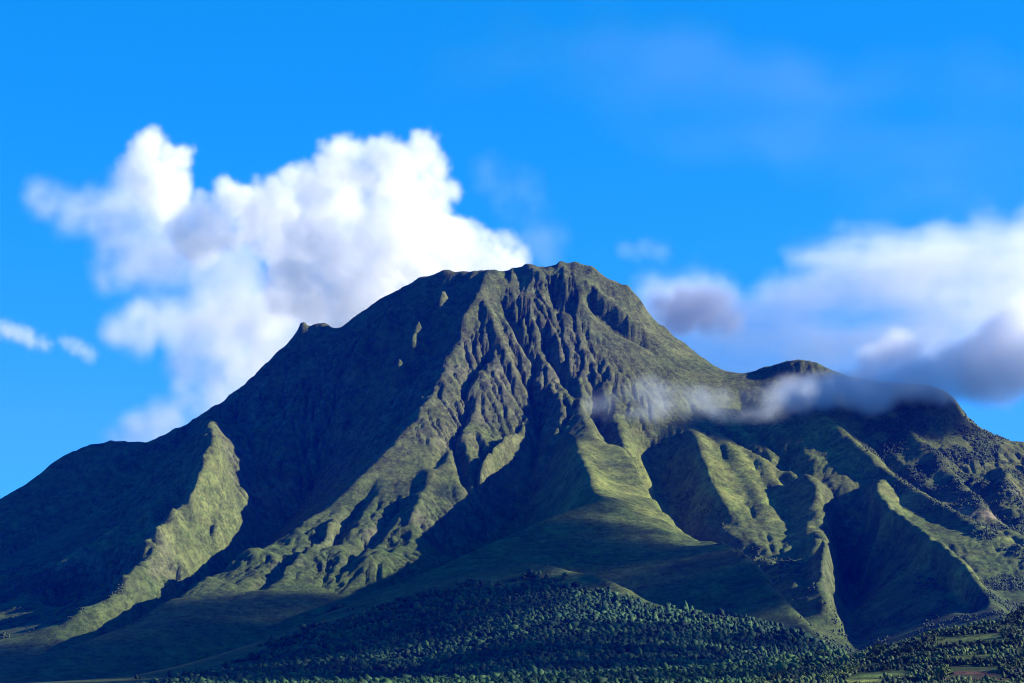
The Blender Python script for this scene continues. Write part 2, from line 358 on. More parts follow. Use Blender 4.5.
yel = patch([(590,460),(600,480),(620,490),(650,510),(620,500),(570,505),(690,525),(650,490)], 130) + patch([(745,430),(770,470),(800,510),(820,540),(790,540),(760,500),(740,470)], 110) * .7 \
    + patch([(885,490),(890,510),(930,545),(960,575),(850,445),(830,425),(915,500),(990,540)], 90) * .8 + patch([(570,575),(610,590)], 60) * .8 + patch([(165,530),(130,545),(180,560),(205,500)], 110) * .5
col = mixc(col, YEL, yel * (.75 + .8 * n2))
wood = patch([(900,420),(930,460),(980,480),(1010,520),(870,410),(960,440),(900,450)], 150) + patch([(700,560),(720,545),(690,520),(740,575)], 110) + patch([(20,590),(50,575),(0,600)], 120) + patch([(980,610),(940,600),(900,640)], 150) + patch([(850,600),(850,560)], 150)  # wood cover; right valley patches also put its shade into the colour
wood = np.clip(wood * (1 - np.clip(yel, 0, 1)), 0, 1) * sstep(-.12, .12, fbm2(GX / 110, GY / 110, 3, 320))
col = mixc(col, WOOD, wood * (.9 + n2))
col = mixc(col, ROCK, rock * (.55 + .9 * n2))
col = mixc(col, (.22,.17,.12), patch([(968,508),(985,515),(955,500)], 35) * (.6 + n2))
uu, vv = project(GX, GY, z)
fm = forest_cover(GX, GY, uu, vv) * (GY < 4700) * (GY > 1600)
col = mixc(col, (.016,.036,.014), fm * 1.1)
lowf = sstep(3000, 2900, GY) * sstep(1800, 2000, GY)
col = mixc(col, (.040,.062,.018), lowf)
# field parcels on the near hill
for (pts, c_) in (([(880,676),(865,676),(895,675)], (.09,.13,.03)), ([(862,681),(875,681),(850,682)], (.20,.22,.05)), ([(945,641),(960,640),(975,639),(990,638)], (.085,.12,.03)), ([(955,659),(970,658),(985,657)], (.085,.115,.03)), ([(925,664),(905,669)], (.07,.10,.025))):
    col = mixc(col, c_, patch(pts, 16) * 1.2)
col = mixc(col, SOIL, np.clip(patch([(955,673),(966,674),(978,674),(990,675),(960,679),(975,680),(990,680)], 13) * 1.8, 0, 1))
col = np.clip(col * (1 + .35 * n2[..., None]), .01, .6)
print("paint", time.time() - T0)
def build_sheet(name, xs, ys, z, mat):
    ny, nx = z.shape; GX, GY = np.meshgrid(xs, ys)
    me = bpy.data.meshes.new(name); co = np.stack([GX, GY, z], -1).reshape(-1).astype(np.float32)
    me.vertices.add(nx * ny); me.vertices.foreach_set('co', co)
    i = np.arange(ny * nx).reshape(ny, nx); q = np.stack([i[:-1, :-1], i[:-1, 1:], i[1:, 1:], i[1:, :-1]], -1).reshape(-1).astype(np.int32)
    nf = len(q) // 4; me.loops.add(nf * 4); me.loops.foreach_set('vertex_index', q)
    me.polygons.add(nf); me.polygons.foreach_set('loop_start', np.arange(0, nf * 4, 4, dtype=np.int32))
    me.polygons.foreach_set('use_smooth', np.ones(nf, bool)); me.update(calc_edges=True)
    me.materials.append(mat); o = bpy.data.objects.new(name, me); C.objects.link(o)
    return o

def extend(xs, ys, z, col):
    """one sheet to the horizon: the worked area plus ever wider rows of low land round it"""
    e = np.array([40, 120, 300, 700, 1500, 3500, 8000, 18000, 40000.0])
    xe = np.concatenate([xs[0] - e[::-1], xs, xs[-1] + e]); ye = np.concatenate([ys[0] - e[::-1] * np.minimum(1, 1), ys, ys[-1] + e])
    zz = np.pad(z, 9, mode='edge'); cc = np.pad(col, ((9, 9), (9, 9), (0, 0)), mode='edge')
    X, Y = np.meshgrid(xe, ye); d = np.hypot(np.maximum(0, np.maximum(xs[0] - X, X - xs[-1])), np.maximum(0, np.maximum(ys[0] - Y, Y - ys[-1])))
    t = sstep(0, 3500, d); zz = zz * (1 - t) + (-25) * t
    zz = np.where(Y < 1500, np.minimum(zz, -8), zz)
    return xe, ye, zz, cc
mat = bpy.data.materials.new("mountain_ground"); mat.use_nodes = True
t_ = mat.node_tree; b = t_.nodes['Principled BSDF']; b.inputs['Roughness'].default_value = .92; b.inputs['Specular IOR Level'].default_value = 0.08
at_ = t_.nodes.new('ShaderNodeAttribute'); at_.attribute_name = 'cover'
tc = t_.nodes.new('ShaderNodeTexCoord')
def nz(scale, detail, rough_=.6):
    n = t_.nodes.new('ShaderNodeTexNoise'); n.inputs['Scale'].default_value = scale; n.inputs['Detail'].default_value = detail; n.inputs['Roughness'].default_value = rough_
    t_.links.new(tc.outputs['Object'], n.inputs['Vector']); return n
na = nz(1 / 22, 5, .65); nb = nz(1 / 120, 4, .6)
mr = t_.nodes.new('ShaderNodeMapRange'); mr.inputs['From Min'].default_value = .3; mr.inputs['From Max'].default_value = .7; mr.inputs['To Min'].default_value = .45; mr.inputs['To Max'].default_value = 1.6
t_.links.new(na.outputs[0], mr.inputs[0])
vm = t_.nodes.new('ShaderNodeVectorMath'); vm.operation = 'SCALE'; t_.links.new(at_.outputs['Color'], vm.inputs[0]); t_.links.new(mr.outputs[0], vm.inputs['Scale'])
br = t_.nodes.new('ShaderNodeMix'); br.data_type = 'RGBA'; br.blend_type = 'MULTIPLY'; br.inputs[7].default_value = (.92, 1.02, .90, 1)
mr2 = t_.nodes.new('ShaderNodeMapRange'); mr2.inputs['From Min'].default_value = .48; mr2.inputs['From Max'].default_value = .62; t_.links.new(nb.outputs[0], mr2.inputs[0])
t_.links.new(mr2.outputs[0], br.inputs[0]); t_.links.new(vm.outputs[0], br.inputs[6]); t_.links.new(br.outputs[2], b.inputs['Base Color'])
# low scrub: dark tufts scattered through the grass
sn = nz(1 / 8, 3, .6); sm_ = nz(1 / 75, 3, .6); sa = t_.nodes.new('ShaderNodeMath'); sa.operation = 'MULTIPLY_ADD'; sa.inputs[1].default_value = .55; t_.links.new(sm_.outputs[0], sa.inputs[0]); t_.links.new(sn.outputs[0], sa.inputs[2])
sr = t_.nodes.new('ShaderNodeMapRange'); sr.inputs['From Min'].default_value = .78; sr.inputs['From Max'].default_value = .86; sr.inputs['To Max'].default_value = .8; t_.links.new(sa.outputs[0], sr.inputs[0])
sx = t_.nodes.new('ShaderNodeMix'); sx.data_type = 'RGBA'; sx.blend_type = 'MULTIPLY'; sx.inputs[7].default_value = (.40, .52, .45, 1); t_.links.new(sr.outputs[0], sx.inputs[0]); t_.links.new(br.outputs[2], sx.inputs[6]); t_.links.new(sx.outputs[2], b.inputs['Base Color'])
bp = t_.nodes.new('ShaderNodeBump'); bp.inputs['Distance'].default_value = 7.0; bp.inputs['Strength'].default_value = .8
nc = nz(1 / 11, 8, .78); t_.links.new(nc.outputs[0], bp.inputs['Height']); t_.links.new(bp.outputs[0], b.inputs['Normal'])
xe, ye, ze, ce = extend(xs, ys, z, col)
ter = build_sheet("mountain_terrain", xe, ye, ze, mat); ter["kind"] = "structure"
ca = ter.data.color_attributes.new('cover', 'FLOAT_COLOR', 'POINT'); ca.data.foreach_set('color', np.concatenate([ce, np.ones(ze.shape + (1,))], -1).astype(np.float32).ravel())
print("mesh", time.time() - T0)
# ------------------------------------------------------------------ woods
def leaf_mat(name, c1, c2, c3):
    m = bpy.data.materials.new(name); m.use_nodes = True; t = m.node_tree; b = t.nodes['Principled BSDF']
    b.inputs['Roughness'].default_value = .75; b.inputs['Specular IOR Level'].default_value = .15
    tc = t.nodes.new('ShaderNodeTexCoord'); n = t.nodes.new('ShaderNodeTexNoise'); n.inputs['Scale'].default_value = .12; n.inputs['Detail'].default_value = 4
    geo = t.nodes.new('ShaderNodeNewGeometry'); r = t.nodes.new('ShaderNodeValToRGB')
    r.color_ramp.elements[0].position = .3; r.color_ramp.elements[0].color = (*c1, 1); r.color_ramp.elements[1].position = .72; r.color_ramp.elements[1].color = (*c3, 1)
    e = r.color_ramp.elements.new(.52); e.color = (*c2, 1)
    mx = t.nodes.new('ShaderNodeMix'); mx.data_type = 'FLOAT'; mx.inputs[0].default_value = .45
    t.links.new(tc.outputs['Object'], n.inputs[0]); t.links.new(n.outputs[0], mx.inputs[2]); t.links.new(geo.outputs['Random Per Island'], mx.inputs[3])
    n3 = t.nodes.new('ShaderNodeTexNoise'); n3.inputs['Scale'].default_value = .012; n3.inputs['Detail'].default_value = 3; t.links.new(tc.outputs['Object'], n3.inputs[0])
    ad = t.nodes.new('ShaderNodeMath'); ad.operation = 'MULTIPLY_ADD'; ad.inputs[1].default_value = .9; t.links.new(n3.outputs[0], ad.inputs[0]); sb = t.nodes.new('ShaderNodeMath'); sb.operation = 'SUBTRACT'; sb.inputs[1].default_value = .45
    t.links.new(mx.outputs[0], sb.inputs[0]); t.links.new(sb.outputs[0], ad.inputs[2]); t.links.new(ad.outputs[0], r.inputs[0]); t.links.new(r.outputs[0], b.inputs['Base Color'])
    return m
def ico(sub):
    import bmesh
    bm = bmesh.new(); bmesh.ops.create_icosphere(bm, subdivisions=sub, radius=1)
    v = np.array([w.co[:] for w in bm.verts]); f = np.array([[w.index for w in q.verts] for q in bm.faces]); bm.free(); return v, f
def mesh_tris(name, v, f, mat, smooth=False):
    me = bpy.data.meshes.new(name); me.vertices.add(len(v)); me.vertices.foreach_set('co', v.astype(np.float32).ravel())
    nf, k = f.shape; me.loops.add(nf * k); me.loops.foreach_set('vertex_index', f.astype(np.int32).ravel())
    me.polygons.add(nf); me.polygons.foreach_set('loop_start', np.arange(0, nf * k, k, dtype=np.int32))
    if smooth: me.polygons.foreach_set('use_smooth', np.ones(nf, bool))
    me.update(calc_edges=True); me.materials.append(mat); return me
def wood(name, label, pts, rad, mat, tall=1.15, sub=1, seed=1):
    """many lumpy crowns as one mass: pts (n,3) on the ground, rad (n,) crown radii"""
    g = np.random.default_rng(seed); v, f = ico(sub); n = len(pts); nv = len(v)
    V = []
    templ = []
    for k in range(8):
        d = v * (1 + .22 * g.standard_normal((nv, 1))) + .10 * g.standard_normal((nv, 3)); d[:, 2] = d[:, 2] * 1.0 + .1; templ.append(d)
    templ = np.array(templ)[g.integers(0, 8, n)]
    a = g.uniform(0, 2 * math.pi, n)[:, None]; x = templ[:, :, 0] * np.cos(a) - templ[:, :, 1] * np.sin(a); y = templ[:, :, 0] * np.sin(a) + templ[:, :, 1] * np.cos(a)
    rx = rad * g.uniform(.8, 1.25, n); rz = rad * g.uniform(.8, 1.4, n) * tall
    P = np.stack([pts[:, 0, None] + x * rx[:, None], pts[:, 1, None] + y * rx[:, None], pts[:, 2, None] + (templ[:, :, 2] + .55) * rz[:, None]], -1).reshape(-1, 3)
    Fc = (f[None] + (np.arange(n) * nv)[:, None, None]).reshape(-1, 3)
    o = bpy.data.objects.new(name, mesh_tris(name, P, Fc, mat)); C.objects.link(o); o["kind"] = "stuff"; o["label"] = label; o["category"] = "forest"
    return o
def scatter(n, y0, y1, x0, x1, poly, seed, dens=None):
    g = np.random.default_rng(seed); x = g.uniform(x0, x1, n); y = g.uniform(y0, y1, n); zz = samp(z, x, y)
    u, v = project(x, y, zz); k = inside(poly, u, v)
    if dens is not None: k &= g.random(n) < dens(x, y, u, v)
    return np.stack([x, y, zz], -1)[k]
lf = leaf_mat("forest_leaves", (.004,.020,.008), (.009,.042,.013), (.040,.088,.024))
clump = lambda x, y, u, v: forest_cover(x, y, u, v) ** 1.5 * (.45 + .9 * sstep(-.35, .25, fbm2(x / 90, y / 90, 3, 301)))
P = scatter(330000, 1900, 4750, -900, 700, [(-500,400),(1500,400),(1500,1500),(-500,1500)], 21, clump)
g_ = np.random.default_rng(5)
wood("forest", "dark green broadleaf forest covering the slope below the mountain", P, (1.1 + 3.6 * g_.random(len(P)) ** 2.4 + 2.4 * (g_.random(len(P)) < .04)) * np.interp(P[:, 1], (1900, 3300), (.62, 1.0)), lf, seed=2)
print("forest", len(P))
# scrub and wooded hollows on the mountain itself
sc_polys = [([(880,400),(960,410),(1100,460),(1100,640),(1000,620),(960,590),(1024,560),(960,530),(900,495),(850,445)], 9000, .6),
            ([(672,500),(700,480),(735,540),(790,560),(840,610),(860,650),(800,610),(740,560),(690,520)], 3500, .7),
            ([(-80,640),(-80,570),(40,565),(110,560),(125,590),(60,625),(0,640)], 4000, .6),
            ([(850,640),(880,560),(940,580),(1000,610),(1010,625),(960,640),(900,650)], 3500, .5),
            ([(790,610),(830,625),(856,655),(840,655)], 1500, .8), ([(850,668),(866,650),(925,634),(960,626),(1010,616),(1030,606),(1030,640),(850,680)], 4000, 3.0)]
Q = []
for i, (pl, n, dn) in enumerate(sc_polys):
    Q.append(scatter(n * 40, 3900, 6900, -1700, 2000, pl, 60 + i, lambda x, y, u, v, dn=dn: dn * 1.5 * sstep(-.06, .14, fbm2(x / 110, y / 110, 3, 320))))
Q = np.concatenate(Q); Q = Q[g_.permutation(len(Q))[:60000]]
wood("mountain_woods", "dark scrub and low trees in the hollows of the mountain slopes", Q, g_.uniform(1.1, 2.9, len(Q)), leaf_mat("scrub_leaves", (.020,.036,.014), (.036,.060,.020), (.060,.085,.028)), tall=.9, seed=3)
print("woods", len(Q), time.time() - T0)

# ------------------------------------------------------------------ the near hill: hedges, trees, palms
HILL = [(700,760),(735,696),(768,680),(800,668),(850,659),(868,650),(900,645),(925,634),(960,627),(1000,621),(1024,610),(1120,598),(1400,600),(1400,760)]
PARC = [[(936,637),(1002,634),(1002,642),(936,646)], [(946,667),(998,667),(1003,680),(948,681)], [(856,672),(908,670),(908,677),(856,678)], [(846,678),(884,678),(884,686),(846,686)], [(952,656),(990,654),(990,661),(952,662)], [(880,665),(940,662),(940,666),(880,668)], [(770,682),(820,674),(820,676),(770,686)]]
def notparc(x, y, u, v):
    k = np.ones(u.shape, bool)
    for p_ in PARC: k &= ~inside(p_, u, v)
    return k * (.25 + .9 * sstep(-.25, .2, fbm2(x / 50, y / 50, 3, 410)))
Hn = scatter(60000, 1700, 2900, 150, 1500, HILL, 71, notparc)[:20000]
hl = leaf_mat("hedge_leaves", (.010,.022,.009), (.022,.045,.014), (.060,.095,.026))
wood("hedge_undergrowth", "tangled dark hedges and undergrowth between the small fields of the near hill", Hn, g_.uniform(.9, 2.6, len(Hn)), hl, tall=1.0, seed=8)
bark = bpy.data.materials.new("bark"); bark.use_nodes = True
_b = bark.node_tree.nodes['Principled BSDF']; _n = bark.node_tree.nodes.new('ShaderNodeTexNoise'); _n.inputs['Scale'].default_value = 3; _r = bark.node_tree.nodes.new('ShaderNodeValToRGB')
_r.color_ramp.elements[0].color = (.05,.04,.03,1); _r.color_ramp.elements[1].color = (.16,.13,.10,1); bark.node_tree.links.new(_n.outputs[0], _r.inputs[0]); bark.node_tree.links.new(_r.outputs[0], _b.inputs['Base Color']); _b.inputs['Roughness'].default_value = .9
def tube(V, Fq, path, n=6):
    """tapered limb along path of (x, y, z, radius), quads"""
    b0 = len(V)
    for i, (x, y, zz, r) in enumerate(path):
        for k in range(n):
            a = 2 * math.pi * k / n; V.append((x + r * math.cos(a), y + r * math.sin(a), zz))
    for i in range(len(path) - 1):
        for k in range(n): Fq.append((b0 + i * n + k, b0 + i * n + (k + 1) % n, b0 + (i + 1) * n + (k + 1) % n, b0 + (i + 1) * n + k))
def pymesh(name, V, Fq, mat):
    me = bpy.data.meshes.new(name); me.from_pydata(V, [], Fq); me.materials.append(mat); return me
def tree_meshes(kind, seed, mats):
    rg = random.Random(seed); V, Fq = [], []; LV, LF = [], []
    if kind == 'broad':
        tube(V, Fq, [(0,0,-.06,.045),(0,0,.12,.032),(.01,.01,.35,.024),(.02,0,.55,.014)])
        lobes = []
        for k in range(9):
            a = k * 2.4 + rg.uniform(-.3,.3); rr = rg.uniform(.10,.27); h = rg.uniform(.42,.82); lobes.append((rr*math.cos(a), rr*math.sin(a), h, rg.uniform(.13,.21)))
            tube(V, Fq, [(.0,0,.3,.014),(rr*.6*math.cos(a), rr*.6*math.sin(a), h-.1,.008),(rr*math.cos(a), rr*math.sin(a), h,.003)], 4)
        lobes.append((0,0,.84,.17)); per = 75; ls = .055
    elif kind == 'bush':
        tube(V, Fq, [(0,0,-.06,.05),(0,0,.2,.03),(.02,0,.45,.012)])
        lobes = [(rg.uniform(-.38,.38), rg.uniform(-.38,.38), rg.uniform(.2,.62), rg.uniform(.2,.32)) for _ in range(9)]; per = 75; ls = .085
    elif kind == 'palm':
        b = rg.uniform(-.06,.06); tube(V, Fq, [(0,0,-.05,.028),(b*.4,0,.3,.018),(b,0,.62,.014),(b*1.4,0,.82,.013)], 6); top = (b*1.4, 0, .82)
        for k in range(13):
            a = k * 2.4; el = rg.uniform(-.2, 1.0); Ln = rg.uniform(.26,.36); px0 = None; w = .028
            for q in range(6):
                t = q / 5; x = top[0] + math.cos(a) * Ln * t * math.cos(el * (1 - t * .5)); y = math.sin(a) * Ln * t * math.cos(el * (1 - t * .5)); zz = top[2] + Ln * (math.sin(el) * t - .75 * t * t)
                ww = w * (1 - .7 * abs(t - .4)); nx_, ny_ = -math.sin(a) * ww, math.cos(a) * ww
                i0 = len(LV); LV += [(x + nx_, y + ny_, zz - .02), (x, y, zz), (x - nx_, y - ny_, zz - .02)]
                if q: LF += [(i0 - 3, i0, i0 + 1, i0 - 2), (i0 - 2, i0 + 1, i0 + 2, i0 - 1)]
        lobes = []; per = 0; ls = 0
    else:                       # banana-like plant: broad upright leaves
        tube(V, Fq, [(0,0,-.05,.05),(0,0,.25,.04),(0,0,.45,.025)])
        for k in range(10):
            a = k * 2.4; el = rg.uniform(.5, 1.35); Ln = rg.uniform(.45,.65)
            for q in range(5):
                t = q / 4; x = math.cos(a) * Ln * t * math.cos(el); y = math.sin(a) * Ln * t * math.cos(el); zz = .4 + Ln * (math.sin(el) * t - .35 * t * t); ww = .07 * math.sin(math.pi * (.12 + .8 * t)); nx_, ny_ = -math.sin(a) * ww, math.cos(a) * ww
                i0 = len(LV); LV += [(x + nx_, y + ny_, zz), (x, y, zz + .02), (x - nx_, y - ny_, zz)]
                if q: LF += [(i0 - 3, i0, i0 + 1, i0 - 2), (i0 - 2, i0 + 1, i0 + 2, i0 - 1)]
        lobes = []; per = 0; ls = 0
    for (cx, cy_, cz, r) in lobes:
        for k in range(per):
            d = Vector((rg.gauss(0,1), rg.gauss(0,1), rg.gauss(0,1))).normalized(); p = Vector((cx, cy_, cz)) + d * r * rg.uniform(.6, 1.05)
            n = (d + Vector((rg.gauss(0,.5), rg.gauss(0,.5), rg.gauss(0,.5)))).normalized(); a1 = n.orthogonal().normalized(); a2 = n.cross(a1); s1 = ls * rg.uniform(.6, 1.3)
            i0 = len(LV); LV += [tuple(p + a1*s1), tuple(p + a2*s1*.7), tuple(p - a1*s1), tuple(p - a2*s1*.7)]; LF.append((i0, i0+1, i0+2, i0+3))
    return pymesh(kind + "_trunk", V, Fq, bark), pymesh(kind + "_crown", LV, LF, mats)
GREENS = {'dark': leaf_mat("dark_leaves", (.012,.026,.010), (.024,.048,.015), (.045,.075,.022)), 'mid': leaf_mat("green_leaves", (.020,.042,.014), (.045,.080,.022), (.085,.125,.032)),
          'bright': leaf_mat("bright_leaves", (.035,.065,.016), (.085,.135,.030), (.150,.190,.045)), 'pale': leaf_mat("pale_leaves", (.06,.07,.04), (.13,.14,.08), (.24,.24,.14))}
PROTO = {}
def plant(kind, tint, u, v, hpx, label, group, rg):
    key = (kind, tint, rg.randrange(3))
    p = hit(u, v, z)
    if p[1] > 3100: return
    h = hpx * p[1] / F
    nm = {'broad': 'tree', 'bush': 'shrub', 'palm': 'palm_tree', 'banana': 'banana_plant'}[kind]
    if key not in PROTO: PROTO[key] = tree_meshes(kind, {'broad': 1, 'bush': 2, 'palm': 3, 'banana': 4}[kind] * 10 + key[2], GREENS[tint])
    tm, cm = PROTO[key]; e = bpy.data.objects.new(nm, None); C.objects.link(e); e.location = (p[0], p[1], p[2] - .1)
    e.rotation_euler = (0, 0, rg.uniform(0, 6.28)); w_ = rg.uniform(.85, 1.25); e.scale = (h * w_, h * w_, h)
    e['label'] = label; e['category'] = {'broad': 'tree', 'bush': 'shrub', 'palm': 'palm tree', 'banana': 'plant'}[kind]; e['group'] = group
    for n_, m_ in (('trunk', tm), ('crown', cm)):
        o = bpy.data.objects.new(n_, m_); C.objects.link(o); o.parent = e
rg = random.Random(12)
ORD = ['first', 'second', 'third', 'fourth', 'fifth', 'sixth', 'seventh', 'eighth', 'ninth', 'tenth', 'eleventh', 'twelfth', 'thirteenth', 'fourteenth', 'fifteenth', 'sixteenth', 'seventeenth']
def row(kind, tint, path, n, h, label, group, jit=1.5):
    L_ = [0]; spots = []
    for a, b_ in zip(path[:-1], path[1:]): L_.append(L_[-1] + math.dist(a, b_))
    for k in range(n):
        t = (k + .5 + rg.uniform(-.3, .3)) / n * L_[-1]; spots.append((float(np.interp(t, L_, [q[0] for q in path])), float(np.interp(t, L_, [q[1] for q in path])) + rg.uniform(-jit, jit)))
    spots.sort()
    for k, (u, v) in enumerate(spots): plant(kind, tint, u, v, rg.uniform(*h), label + ((", %s from the left" if len(label.split()) < 13 else ", %s from left") % ORD[k] if n > 1 else ""), group, rg)
row('broad', 'mid', [(874,658),(884,658)], 3, (11, 17), "tall rounded tree on the hill brow below the dark valley", "brow trees at the valley mouth", .8)
row('broad', 'dark', [(888,659),(905,657),(922,651)], 8, (7, 11), "dark tree on the brow right of the tallest trees", "dark brow row")
row('bush', 'mid', [(862,661),(876,662)], 4, (4, 7), "green bush at the foot of the tallest brow tree", "bushes under the brow tree", .8)
row('broad', 'dark', [(925,646),(936,639)], 5, (7, 11), "dark leafy tree left of the pale green upper field", "trees left of the upper field", 1)
row('banana', 'bright', [(933,645),(946,643)], 5, (5, 8), "sunlit plant at the left end of the upper field", "plants at the upper field end", 1)
row('bush', 'mid', [(944,635),(965,633),(985,631),(1002,630)], 13, (5, 7.5), "green hedge shrub along the top edge of the upper field", "hedge above the upper field", .8)
row('broad', 'dark', [(1006,628),(1024,620),(1034,617)], 7, (9, 14), "tall dark tree at the right end of the brow", "trees at the right end of the brow", 1.5)
row('broad', 'mid', [(1000,640),(1016,636)], 4, (7, 10), "mid green tree just right of the upper field", "trees right of the upper field", 1.5)
row('broad', 'dark', [(928,655),(945,651),(965,648),(990,648),(1020,646)], 17, (6, 9), "dark tree in the hedgerow just below the upper field", "hedgerow below the upper field", 1)
row('bush', 'mid', [(905,662),(925,659),(945,658)], 8, (5, 8), "rounded green shrub on the slope under the brow row", "shrubs on the mid slope")
row('banana', 'mid', [(898,664),(915,662),(932,661)], 6, (4, 7), "broad leaved plant in the plot under the brow row", "plants in the plot under the brow", 1)
row('broad', 'dark', [(935,669),(955,666),(975,665),(1000,665),(1024,663)], 15, (6, 9), "dark tree in the hedge above the brown field", "hedge above the brown field", 1)
row('broad', 'bright', [(941,684),(946,682)], 2, (17, 21), "tall bright tree by the brown field's left edge", "bright trees beside the brown field", 1)
row('broad', 'mid', [(930,680),(938,676)], 3, (9, 13), "green tree just left of the tall bright tree by the brown field", "trees left of the bright pair", 1)
row('broad', 'mid', [(1003,676),(1012,671),(1022,668)], 6, (7, 11), "leafy tree off the right corner of the brown field", "trees right of the brown field")
row('bush', 'mid', [(955,686),(975,685),(995,685),(1020,684)], 12, (4, 7), "low green bush along the brown field's bottom edge", "bushes below the brown field", .8)
row('broad', 'dark', [(880,672),(900,669),(925,669)], 9, (5, 8), "low dark tree above the grass strip", "trees above the grass strip", 1)
row('bush', 'dark', [(885,683),(905,681),(925,683)], 8, (5, 8), "dark bush just right of the bright corner field", "bushes right of the corner field", 1)
row('bush', 'bright', [(822,684),(834,680),(846,676),(856,672)], 9, (8, 12), "large bright green bush left of the corner field", "bright bush clump")
row('palm', 'mid', [(812,663),(818,662),(823,661),(830,661)], 5, (9, 13), "slender palm in the grove left of the brow trees", "palm grove", .8)
row('palm', 'pale', [(798,664),(801,665)], 2, (7, 9), "pale silvery palm standing apart left of the palm grove", "pale palms", .8)
row('bush', 'pale', [(797,668),(804,667)], 3, (3, 5), "small pale shrub under the silvery palms", "pale shrubs under the palms", .6)
row('bush', 'mid', [(808,667),(818,665),(830,664)], 6, (4, 6), "green shrub at the foot of the palm grove", "shrubs under the palm grove", .8)
row('broad', 'pale', [(836,663),(840,663)], 2, (5, 7), "greyish pale tree right of the palm grove", "pale trees", .5)
row('palm', 'mid', [(848,664),(853,664)], 2, (7, 9), "short palm between the pale trees and the brow", "short palms", .5)
row('banana', 'bright', [(752,686),(757,684),(763,684)], 5, (7, 12), "spiky sunlit plant in the hill's leftmost clump", "spiky plant clump", 1)
row('broad', 'dark', [(770,684),(780,678),(790,674)], 6, (6, 9), "dark tree behind the spiky sunlit clump", "trees behind the spiky clump", 1)
row('bush', 'dark', [(715,690),(730,688),(742,686)], 6, (5, 7), "dark bush left of the spiky sunlit clump", "dark bushes at the foot of the hill", 1)
print("near trees", time.time() - T0)
